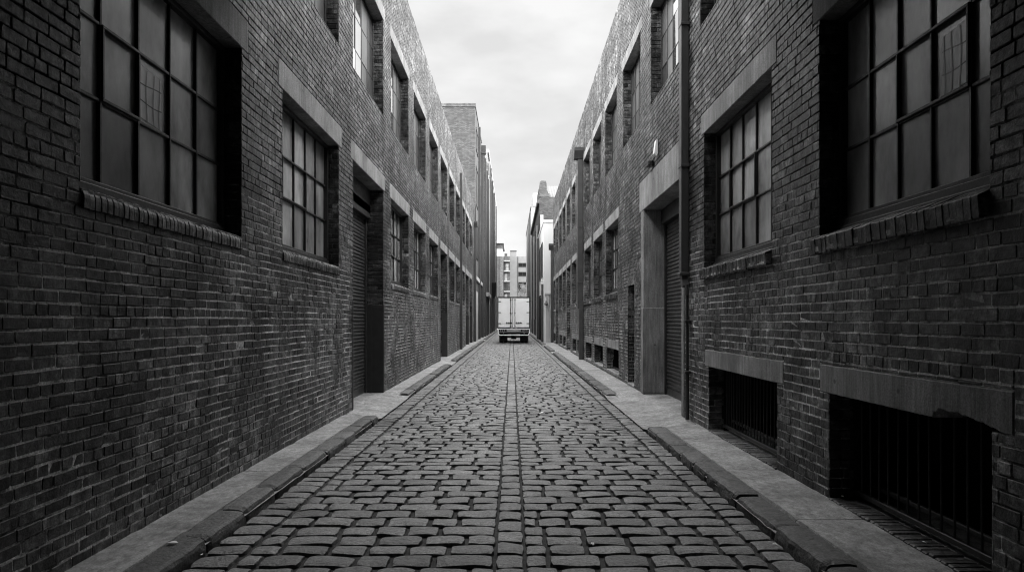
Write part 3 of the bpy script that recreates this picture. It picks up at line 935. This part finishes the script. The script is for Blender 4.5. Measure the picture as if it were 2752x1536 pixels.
def front_window(parent, y, x0, x1, z0, z1, pane='dull', frame='frame', t=.12, bars=1):
    g = MB()
    for a, b, c, d in ((x0, x0 + t, z0, z1), (x1 - t, x1, z0, z1), (x0 + t, x1 - t, z0, z0 + t), (x0 + t, x1 - t, z1 - t, z1)):
        g.box(a, b, y - .08, y, c, d)
    for k in range(1, bars + 1):
        xx = x0 + (x1 - x0) * k / (bars + 1); g.box(xx - .03, xx + .03, y - .06, y, z0 + t, z1 - t)
    f = g.build('window', M[frame], parent)
    g = MB(); q = y - .02
    g.add([(x0 + .05, q, z0 + .05), (x1 - .05, q, z0 + .05), (x1 - .05, q, z1 - .05), (x0 + .05, q, z1 - .05)], [(0, 1, 2, 3)])
    g.build('pane', M[pane], f, recalc=False)
    return f

# tall plain brick block beyond the left warehouse
B = thing('brick_building', 'tall flat-topped brick building with blank side wall rising behind the left warehouse roofline', 'building', (XL, 57.5, 0))
block(B, 'wall', -16, -3.0, 57.5, 69.4, E(17.35), 'fbrick')
g = MB(); g.box(-16.05, -2.95, 57.45, 69.42, E(17.352), E(17.5)); g.box(-6.0, -2.95, 57.44, 58.2, E(17.502), E(17.62)); g.build('coping', M['fbrick_dark'], B)
for y0, y1 in ((58.6, 61.7), (64.6, 67.2)):
    for z0, z1 in ((9.6, 12.8), (5.2, 8.2)):
        lane_window(B, -3.0, 1, y0, y1, E(z0), E(z1))
    lane_window(B, -3.0, 1, y0, y1, E(14.2), E(16.0))
g = MB(); g.box(-3.0, -2.86, 57.6, 69.3, E(3.3), E(3.62)); g.build('string_course', M['greyrender'], B)
g = MB(); g.box(-2.998, -2.95, 58.4, 61.4, .1, 4.2); g.build('door', M['greyrender'], B)
g = MB(); g.box(-2.998, -2.95, 64.5, 68.4, .1, 3.6); g.build('door', M['steel'], B)
g = MB(); g.box(-2.98, -2.75, 68.9, 69.3, .1, E(16.2)); dpp = g.build('downpipe', M['darkpipe'], B)
g = MB(); g.box(-2.98, -2.55, 68.8, 69.38, E(16.2), E(17.0)); g.build('hopper', M['darkpipe'], dpp)
g = MB(); g.box(-2.98, -2.8, 63.0, 63.25, .1, E(17.2)); g.build('downpipe', M['darkpipe'], B)

B = thing('brick_building', 'dark brick building with closely spaced vertical piers, third along the left side of the lane', 'building', (XL, 69.5, 0))
block(B, 'wall', -15, -3.02, 69.5, 86.0, E(17.2), 'fbrick_dark')
for k in range(7):
    y0 = 70.0 + k * 2.35
    g = MB(); g.box(-3.018, -2.80 + .03 * (k % 2), y0, y0 + .55, -.05, E(17.25) - .25 * (k % 3)); g.build('pier', M['fbrick' if k % 2 else 'greyrender'], B)
    for z0, z1 in ((12.2, 15.6), (8, 11), (3.9, 6.8)):
        lane_window(B, -3.02, 1, y0 + .75, y0 + 2.1, E(z0), E(z1), 'black' if (k + int(z0)) % 3 else 'dull')
    g = MB(); g.box(-3.01, -2.97, y0 + .75, y0 + 2.1, .1, 4.0 - .3 * (k % 2)); g.build('door', M[('steel', 'greyrender', 'black')[k % 3]], B)
g = MB(); g.box(-3.0, -2.5, 76, 85.5, E(2.6), E(3.0)); g.build('awning', M['greyrender'], B)
g = MB()
for y0 in (72.6, 78.5, 83.2): g.box(-2.98, -2.66, y0, y0 + .3, .1, E(16.6))
g.build('downpipe', M['darkpipe'], B)
g = MB(); g.box(-4.2, -2.72, 85.3, 85.98, E(17.2), E(18.9)); g.build('chimney', M['fbrick_dark'], B)

B = thing('brick_building', 'tall pale-banded brick building farthest along the left side, above the truck', 'building', (XL, 86.1, 0))
block(B, 'wall', -15, -3.0, 86.1, 131, E(20.4), 'fbrick_mid')
g = MB(); g.box(-15, -2.8, 86.1, 131.05, E(20.402), E(20.8)); g.build('coping', M['greyrender'], B)
for k in range(9):
    y0 = 87.2 + k * 4.8
    for z0, z1 in ((15.5, 19), (10.5, 14), (5.6, 9)):
        lane_window(B, -3.0, 1, y0, y0 + 2.9, E(z0), E(z1), 'black' if (k + int(z0)) % 2 else 'dull')
    g = MB(); g.box(-2.998, -2.82, y0 + 3.2, y0 + 4.1, -.05, E(20.3)); g.build('pier', M['fbrick_mid' if k % 2 else 'render'], B)
    g = MB(); g.box(-2.99, -2.94, y0, y0 + 2.6, .1, 4.6); g.build('door', M[('black', 'steel', 'greyrender')[k % 3]], B)
g = MB()
for y0 in (90.8, 99.0, 108.5, 121.0): g.box(-2.98, -2.62, y0, y0 + .35, .1, E(19.5))
g.build('downpipe', M['darkpipe'], B)

S = thing('hanging_sign', 'black hanging sign board jutting from the left wall above the truck', 'sign', (-2.9, 98, E(3.4)))
g = MB(); g.prism([(-2.86, E(3.6)), (-2.5, E(2.9)), (-2.3, E(3.4)), (-2.22, E(5.2)), (-2.86, E(5.2))], 98.0, 98.25, 'pcq'); g.build('board', M['black'], S)
g = MB(); g.box(-3.0, -2.2, 98.05, 98.2, E(5.202), E(5.3)); g.build('bracket', M['darkpipe'], S)

# right side: white rendered wall, brick gable house, pale block
B = thing('rendered_building', 'low white rendered building standing proud of the lane just past the right warehouse', 'building', (2.45, 54.6, 0))
g = MB(); g.box(2.45, 7.0, 54.6, 69.5, -.05, E(7.55)); g.build('wall', M['limewash'], B)
g = MB(); g.box(2.40, 7.05, 54.55, 69.55, E(7.552), E(7.75)); g.build('coping', M['limewash'], B)
for k, (y0, y1, z1) in enumerate(((56.2, 58.4, 3.6), (60.0, 62.6, 3.9), (64.8, 67.4, 3.6))):
    g = MB(); g.box(2.39, 2.449, y0, y1, .1, z1); g.build('door', M[('steel', 'black', 'frame')[k]], B)
    lane_window(B, 2.45, -1, y0, y1, E(3.4), E(6.2), 'black')
g = MB(); g.box(2.28, 2.44, 55.0, 55.25, .1, 4.6); g.box(2.22, 2.44, 63.2, 63.5, .1, E(7.3)); g.build('downpipe', M['darkpipe'], B)
g = MB(); g.box(2.52, 2.95, 54.42, 54.597, E(1.95), E(2.1)); g.box(2.62, 2.86, 54.45, 54.597, .1, E(1.94)); g.build('meter_cabinet', M['greyrender'], B)
L = thing('wall_lamp', 'small dark lamp on a curved arm fixed to the white rendered building', 'lamp', (2.66, 54.5, E(1.2)))
g = MB(); g.tube((2.66, 54.59, E(1.3)), (2.62, 54.2, E(1.45)), .03, 8); g.build('arm', M['darkpipe'], L)
g = MB(); g.tube((2.62, 54.2, E(1.48)), (2.62, 54.1, E(1.2)), .06, 10, 0, .16); g.build('lamp_shade', M['darkpipe'], L)

B = thing('brick_building', 'old brick building with a scrolled gable parapet and corrugated roof beyond the right warehouse', 'building', (2.72, 70, 0))
block(B, 'wall', 2.72, 12.0, 70, 96.5, E(12.2), 'fbrick')
par = [(2.70, E(12.2)), (2.70, E(13.3)), (2.76, E(13.68)), (2.90, E(13.80)), (3.36, E(13.78)), (3.42, E(13.5)), (3.46, E(12.9)), (3.60, E(12.55)), (3.72, E(12.5)), (3.72, E(12.2))]
g = MB(); g.prism(par, 69.96, 70.6, 'pcq'); g.build('parapet', M['fbrick_dark'], B)
g = MB()
for (y0, y1, zt_) in ((70.61, 76, 13.1), (76.0, 82, 12.75), (82, 89, 12.5), (89, 96.5, 12.4)): g.box(2.66, 3.1, y0, y1, E(12.203), E(zt_))
g.build('parapet', M['fbrick_dark'], B)
g = MB(); vs = []; fs = []
nR = 60
for i in range(nR + 1):
    x = 3.75 + 8 * i / nR; dz = .05 * (i % 2)
    vs += [(x, 70.3, E(12.22) + dz), (x, 75, E(14.2) + dz)]
g.add(vs, [(2 * i, 2 * i + 2, 2 * i + 3, 2 * i + 1) for i in range(nR)]); g.build('roof', M['roofmetal'], B, recalc=False)
g = MB(); g.box(2.50, 2.719, 70.0, 96.5, E(11.6), E(12.0)); g.build('cornice', M['fbrick_dark'], B)
for k in range(5):
    y0 = 71.4 + k * 5.0
    lane_window(B, 2.72, -1, y0, y0 + 2.6, E(5.2), E(9.2), 'black')
    lane_window(B, 2.72, -1, y0, y0 + 2.6, E(.4), E(3.6), 'black')
    g = MB(); g.box(2.56, 2.718, y0 + 3.2, y0 + 4.0, -.05, E(9.99)); g.build('pier', M['fbrick' if k % 2 else 'render'], B)
    g = MB(); g.box(2.60, 2.719, y0 + .3, y0 + 2.3, .1, 1.9); g.build('door', M['frame'], B)
g = MB(); g.box(2.80, 3.1, 69.8, 69.955, E(3.0), E(10.4)); g.build('downpipe', M['render'], B)

B = thing('rendered_building', 'tall pale blank-walled building at the far right of the lane behind the brick gable', 'building', (2.6, 97, 0))
block(B, 'wall', 2.62, 14, 97, 131, E(15.5), 'render')
g = MB(); g.box(2.9, 6.0, 98, 108, E(15.5), E(17.6)); g.build('roof_room', M['render'], B)
g = MB(); g.box(2.55, 14.05, 96.95, 131.05, E(15.502), E(15.7)); g.build('coping', M['concrete'], B)
g = MB()
for y0 in (104, 112, 121): g.box(2.55, 2.618, y0, y0 + .2, 4, E(15.4))
g.build('downpipe', M['pipe'], B)
g = MB(); g.tube((2.5, 100, E(3.4)), (2.5, 125, E(7.2)), .06, 6); g.build('conduit', M['steel'], B)
L = thing('wall_lamp', 'dark dome lamp jutting into the lane below the tall pale wall on the right', 'lamp', (2.6, 99, E(2.2)))
g = MB(); g.tube((2.62, 99, E(2.7)), (2.3, 99, E(2.8)), .05, 8); g.build('arm', M['darkpipe'], L)
g = MB(); g.tube((2.3, 99, E(2.85)), (2.25, 99, E(2.3)), .08, 10, 0, .34); g.build('lamp_shade', M['black'], L)

# end of the lane
B = thing('brick_building', 'brick corner building with a white band under its flat overhanging roof, left behind the truck', 'building', (-8, 150, 0))
block(B, 'wall', -18, -1.95, 150, 168, E(13.6), 'fbrick')
block(B, 'band', -18, -2.0, 150.05, 168, E(15.1), 'render', E(13.602))
block(B, 'upper_wall', -18, -2.1, 150.2, 168, E(16.3), 'fbrick_dark', E(15.102))
block(B, 'roof', -18, -1.7, 149.2, 168, E(16.9), 'greyrender', E(16.302))
g = MB(); g.box(-2.5, -1.90, 149.9, 150.02, -.05, E(13.5)); g.build('corner_pier', M['fbrick_dark'], B)

B = thing('apartment_building', 'stack of dark open balconies between the brick corner and the pale block', 'apartments', (-1.2, 160, 0))
block(B, 'wall', -3, -.46, 161.5, 170, E(14.6), 'fbrick_dark')
for k in range(7):
    z = E(-.5 + k * 2.3)
    g = MB(); g.box(-1.86, -.46, 160, 161.499, z, z + .25); bal = g.build('balcony', M['greyrender'], B)
    g = MB()
    for i in range(8): g.box(-1.84 + i * .18, -1.80 + i * .18, 160.02, 160.08, z + .252, z + 1.1)
    g.box(-1.86, -.46, 160.0, 160.1, z + 1.102, z + 1.18); g.build('railing', M['steel' if k % 2 else 'office'], bal)
    g = MB(); g.box(-1.7 + .2 * (k % 2), -1.1 + .3 * (k % 2), 161.40, 161.49, z + .3, z + 1.9); g.build('window', M['greyrender' if k in (2, 4, 5) else 'dull'], B)

B = thing('office_block', 'pale concrete office block with strip windows behind the tree at the end of the lane', 'building', (4, 165, 0))
block(B, 'wall', -.44, 14, 165, 180, E(14.9), 'office')
g = MB(); g.box(-.45, 1.05, 165.6, 170, E(14.902), E(16.1)); g.build('roof_room', M['office'], B)
g = MB(); g.box(-.45, 1.1, 165.5, 165.58, E(16.102), E(16.3)); g.build('roof_edge', M['steel'], B)
for z0, z1 in ((12.4, 13.35), (10.25, 11.25), (6.6, 8.9), (3.4, 5.3), (.4, 2.2)):
    front_window(B, 165, 1.5, 7.2, E(z0), E(z1), 'black', 'frame', .1, 5)
g = MB(); g.box(1.32, 1.42, 164.9, 164.998, E(-1.8), E(14.8)); g.build('joint', M['steel'], B)

# tree behind the truck
T_ = thing('street_tree', 'bushy dark street tree showing above the truck at the end of the lane', 'tree', (2.35, 146, 0))
g = MB(); g.tube((2.35, 146, -.05), (2.4, 146, 3.5), .22, 10, 0, .16)
for k in range(9):
    a = k * 2.4; g.tube((2.4, 146, 3.0 + .25 * (k % 3)), (2.4 + 1.4 * math.cos(a), 146 + 1.4 * math.sin(a), 5.4 + .5 * (k % 4)), .09, 6, 0, .03)
g.build('trunk', M['bark'], T_)
g = MB()
cl = [(random.gauss(2.4, .75), random.gauss(146, .8), random.uniform(4.2, 9.0)) for _ in range(70)]
cl = [(2.4 + (x - 2.4) * (1.25 - abs(z - 5.8) / 4.2), y, z) for x, y, z in cl]
for cxx, cyy, czz in cl:
    for _ in range(45):
        p = Vector((random.gauss(cxx, .26), random.gauss(cyy, .26), random.gauss(czz, .24)))
        u = Vector((random.gauss(0, 1), random.gauss(0, 1), random.gauss(0, 1))).normalized() * .10
        w = u.orthogonal().normalized() * .06
        g.add([p - u, p + w, p + u, p - w], [(0, 1, 2, 3)])
g.build('crown', M['leaf'], T_, recalc=False)

# =================================================================== TRUCK
ty, tx = 55.0, .14
TK = thing('box_truck', 'white box truck parked across the lane seen from behind with closed rear doors', 'truck', (tx, ty, 0))
hw = 1.25
g = MB(); g.box(tx - hw, tx + hw, ty + .03, ty + 6.2, 1.22, 3.52, ch=.03); g.build('cargo_box', M['cream'], TK)
g = MB()
g.box(tx - hw - .03, tx + hw + .03, ty - .03, ty + .1, 3.521, 3.60); g.box(tx - hw - .035, tx - hw + .05, ty - .02, ty + .1, 1.2, 3.52); g.box(tx + hw - .05, tx + hw + .035, ty - .02, ty + .1, 1.2, 3.52)
g.box(tx - hw, tx + hw, ty - .02, ty + .08, 1.14, 1.215)
g.build('rear_frame', M['frame'], TK)
for sg in (-1, 1):
    x0, x1 = sorted((tx + sg * .008, tx + sg * (hw - .06)))
    g = MB(); g.box(x0, x1, ty - .015, ty + .028, 1.235, 3.50, ch=.01); d = g.build('rear_door', M['cream'], TK)
    for rx in (.11, .24) if sg < 0 else (.11,):
        g = MB(); q = tx + sg * rx - .02; g.tube((q, ty - .045, 1.2), (q, ty - .045, 3.52), .022, 8)
        for z in (1.3, 2.3, 3.35): g.box(q - .045, q + .045, ty - .06, ty - .016, z, z + .06)
        g.build('lock_rod', M['steel'], d)
    for z in (1.5, 2.35, 3.2):
        h0, h1 = sorted((tx + sg * (hw - .26), tx + sg * (hw + .05)))
        g = MB(); g.box(h0, h1, ty - .04, ty - .016, z, z + .055); g.build('hinge', M['steel'], d)
    h0, h1 = sorted((tx + sg * .14, tx + sg * .62))
    g = MB(); g.box(h0, h1, ty - .07, ty - .045, 1.56, 1.60)
    for xx in (h0 + .06, h0 + .24, h1 - .08): g.box(xx - .04, xx + .04, ty - .08, ty - .02, 1.53, 1.63, ch=.01)
    g.build('handle', M['steel'], d)
    g = MB(); g.box(tx + sg * .16 - .09, tx + sg * .16 + .09, ty - .07, ty - .021, 1.15, 1.26, ch=.02); g.build('latch', M['chrome'], d)
# tail panel: a pale rounded outline round dark lamp panels and the plate
out = [(-1.24, 1.13), (1.24, 1.13), (1.24, .78), (1.12, .60), (-1.12, .60), (-1.24, .78)]
inn = [(-1.18, 1.07), (1.18, 1.07), (1.18, .80), (1.09, .66), (-1.09, .66), (-1.18, .80)]
g = MB(); n = 6
for yy in (ty - .06, ty + .05):
    g.v += [(tx + p, yy, q) for p, q in out] + [(tx + p, yy, q) for p, q in inn]
for i in range(n):
    j = (i + 1) % n
    for f in ((i, j, n + j, n + i), (12 + i, 12 + n + i, 12 + n + j, 12 + j), (i, 12 + i, 12 + j, j), (n + i, n + j, 12 + n + j, 12 + n + i)):
        g.f.append(list(f)); g.m.append(0); g.t.append(.5)
bp = g.build('bumper', M['white'], TK)
g = MB(); g.box(tx - 1.17, tx + 1.17, ty - .03, ty + .04, .70, 1.065); g.build('tail_panel', M['black'], TK)
g = MB(); g.box(tx - 1.18, tx + 1.18, ty - .055, ty - .031, .858, .876); g.build('panel_rib', M['greyrender'], bp)
for sg in (-1, 1):
    for k, xx in enumerate((.72, .86, 1.02)):
        g = MB(); g.box(tx + sg * xx - .035, tx + sg * xx + .035, ty - .06, ty - .031, .94, 1.03, ch=.01); g.build('tail_light', M['lens'], TK)
    g = MB(); g.tube((tx + sg * .8, ty - .032, .76), (tx + sg * .8, ty - .05, .76), .04, 10); g.build('reflector', M['lens'], TK)
g = MB(); g.box(tx - .56, tx + .56, ty - .05, ty - .031, .91, 1.05, ch=.01); g.build('step_plate', M['chrome'], TK)
g = MB(); g.box(tx - .26, tx + .26, ty - .07, ty - .052, .93, 1.03, ch=.005); g.build('number_plate', M['greyrender'], TK)
g = MB(); g.box(tx - .95, tx + .95, ty + .2, ty + 6.0, .72, 1.139); g.build('chassis', M['black'], TK)
for yy in (ty + 1.3, ty + 5.6):
    for sg in (-1, 1):
        for xx in ((.98, .66) if yy < ty + 3 else (.95,)):
            g = MB(); g.tube((tx + sg * xx - .13, yy, .47), (tx + sg * xx + .13, yy, .47), .47, 20); wl = g.build('wheel', M['rubber'], TK)
            g = MB(); g.tube((tx + sg * xx - .135, yy, .47), (tx + sg * xx + .135, yy, .47), .25, 16); g.build('rim', M['chrome'], wl)
        if yy < ty + 3:
            g = MB(); g.box(tx + sg * .82 - .33, tx + sg * .82 + .33, yy - .62, yy - .60, .12, .75); g.build('mudflap', M['rubber'], TK)
g = MB(); g.tube((tx - .95, ty + 1.3, .47), (tx + .95, ty + 1.3, .47), .08, 10); g.tube((tx - .2, ty + 1.3, .47), (tx + .2, ty + 1.3, .47), .2, 12); g.build('axle', M['steel'], TK)
g = MB(); g.prism([(ty + 6.25, .6), (ty + 8.1, .6), (ty + 8.15, 1.3), (ty + 7.8, 2.55), (ty + 6.25, 2.6)], tx - 1.1, tx + 1.1, 'cpq'); g.build('cab', M['cream'], TK)
for sg in (-1, 1):
    g = MB(); g.box(tx + sg * 1.28 - .08, tx + sg * 1.28 + .08, ty + 7.5, ty + 7.56, 1.7, 2.2); g.build('mirror', M['black'], TK)

# =================================================================== SMALL THINGS
LP = thing('wall_lamp', 'small white floodlight on a dark bracket above the right roller door', 'lamp', (XR, 14.6, E(3.5)))
g = MB(TR); g.prism([(.02, E(3.42)), (.05, E(3.37)), (.10, E(3.42)), (.06, E(3.70)), (.03, E(3.71))], 14.5, 14.66, 'cpq'); g.build('housing', M['white'], LP)
g = MB(TR); g.box(15.0, 15.25, .006, .13, E(3.28), E(3.40), ch=.02); g.tube((15.05, .05, E(3.36)), (14.7, .04, E(3.40)), .012, 6); g.build('bracket', M['steel'], LP)

def scrap(name, label, cat, x, y, z, r, seed, group=None, mat='paper'):
    rs = random.Random(seed); g = MB()
    n = 7; ang = rs.uniform(0, 3)
    pts = []
    for i in range(n):
        a = 2 * math.pi * i / n
        rr = r * rs.uniform(.6, 1.1)
        px, py = rr * math.cos(a), rr * .45 * math.sin(a)
        pts.append((x + px * math.cos(ang) - py * math.sin(ang), y + px * math.sin(ang) + py * math.cos(ang), z + .004 + rs.uniform(0, .35) * r))
    c = (x, y, z + .006 + r * .3)
    lo = [(p[0], p[1], p[2] - .003) for p in pts]
    fs = [(n * 2, i, (i + 1) % n) for i in range(n)] + [(n * 2 + 1, n + (i + 1) % n, n + i) for i in range(n)] + [(i, n + i, n + (i + 1) % n, (i + 1) % n) for i in range(n)]
    g.add(pts + lo + [c, (c[0], c[1], c[2] - .003)], fs)
    return tag(g.build(name, M[mat]), label, cat, group)
def ground_at(px, py, h):       # metres on the ground from a reading off the photograph
    Y = 1900 * h / (py - 860); return (px - 1376) / 1900 * Y, Y
LIT = [('paper_scrap', 'crumpled white paper scrap lying in a joint of the setts right of the centre line', 'litter', 1592, 1462, 1.78, .035),
       ('stone_chip', 'pale stone chip on the brick threshold at the corner of the nearest barred opening', 'stone', 2264, 1338, 1.66, .03),
       ('paper_scrap', 'thin white scrap on the brick threshold in front of the broken lintel', 'litter', 2484, 1463, 1.66, .03),
       ('paper_scrap', 'pale scrap lying on the left kerbstone beside the concrete strip', 'litter', 463, 1459, 1.67, .045),
       ('paper_scrap', 'bright scrap at the left gutter beside the second nearest kerbstone', 'litter', 541, 1491, 1.78, .02),
       ('leaf', 'small pale leaf near the foot of the left kerb on the setts', 'leaf', 690, 1509, 1.78, .022),
       ('leaf', 'pale curled leaf against the right gutter setts', 'leaf', 2083, 1463, 1.78, .025),
       ('paper_scrap', 'flattened pale scrap on the setts in the middle distance right of the centre strip', 'litter', 1455, 1110, 1.78, .09),
       ('paper_scrap', 'white scrap lying on the right footpath in front of the far basement openings', 'litter', 1632, 1019, 1.68, .07)]
for i, (nm, lb, ct, px, py, h, r) in enumerate(LIT):
    x, y = ground_at(px, py, h)
    scrap(nm, lb, ct, x, y, EYE - h + (.014 if h < 1.67 else 0), r, 40 + i, 'scraps of litter on the lane')

# =================================================================== SKY, SUN, CAMERA
CLOUD = 4.55
SUN_EL, SUN_AZ = 52, 4          # degrees; the soft sun stands ahead over the lane, veiled by cloud
w = bpy.data.worlds.new('World'); SC.world = w; w.use_nodes = True
nt = w.node_tree; k = NB(nt)
for nd in list(nt.nodes): nt.nodes.remove(nd)
out = nt.nodes.new('ShaderNodeOutputWorld'); bg = nt.nodes.new('ShaderNodeBackground'); k.l(bg.outputs[0], out.inputs[0])
sky = nt.nodes.new('ShaderNodeTexSky'); sky.sky_type = 'NISHITA'; sky.sun_disc = False
sky.sun_elevation = R(SUN_EL); sky.sun_rotation = R(SUN_AZ)
bw = nt.nodes.new('ShaderNodeRGBToBW'); k.l(sky.outputs[0], bw.inputs[0])
tc = nt.nodes.new('ShaderNodeTexCoord'); mp = nt.nodes.new('ShaderNodeMapping'); mp.inputs['Scale'].default_value = (1.5, 1.5, 3.6)
k.l(tc.outputs['Generated'], mp.inputs[0])
c1 = k.mapr(k.noise(mp.outputs[0], 5.0, 8, 0.5), 0.34, 0.66, 0.88, 1.10)
sx = k.n('ShaderNodeSeparateXYZ'); k.l(tc.outputs['Generated'], sx.inputs[0])
high = k.mapr(sx.outputs[2], 0.42, 0.75, 0.0, 2.6)           # thin overcast: brightest overhead
wide = k.mapr(k.math('ABSOLUTE', sx.outputs[0]), 0.2, 0.6, 0.0, 6.0)    # and to either side of the dull bank ahead
over = k.math('ADD', 1.0, k.math('ADD', high, wide))
ahead = k.mapr(sx.outputs[1], -0.5, 0.3, 2.4, 1.0)
over = k.math('MULTIPLY', over, ahead)
cloud = k.math('MULTIPLY', k.math('MULTIPLY', c1, over), CLOUD)
mix = k.math('ADD', k.math('MULTIPLY', bw.outputs[0], 0.08), k.math('MULTIPLY', cloud, 0.85))
k.l(k.grey(mix), bg.inputs[0]); bg.inputs[1].default_value = 0.12
sl = bpy.data.lights.new('Sun', 'SUN'); sl.energy = 1.0; sl.angle = R(30); sl.color = (1, .995, .985)
so = bpy.data.objects.new('Sun', sl); COL.objects.link(so)
az = R(SUN_AZ); el = R(SUN_EL)
dirv = Vector((math.sin(az) * math.cos(el), math.cos(az) * math.cos(el), math.sin(el)))
so.rotation_euler = (-dirv).to_track_quat('-Z', 'Y').to_euler(); so.location = (0, 30, 40)
cam = bpy.data.cameras.new('Camera'); co = bpy.data.objects.new('Camera', cam); COL.objects.link(co)
co.location = (0, 0, EYE); co.rotation_euler = (R(90), 0, 0)
cam.sensor_width = 36; cam.lens = 1900 / 2752 * 36; cam.shift_y = 92 / 2752; cam.clip_end = 2000
SC.camera = co
SC.view_settings.view_transform = 'Standard'; SC.view_settings.look = 'None'; SC.view_settings.exposure = 0.75; SC.view_settings.gamma = 1
SC.cycles.max_bounces = 6; SC.cycles.filter_width = 1.1; SC.cycles.use_denoising = True
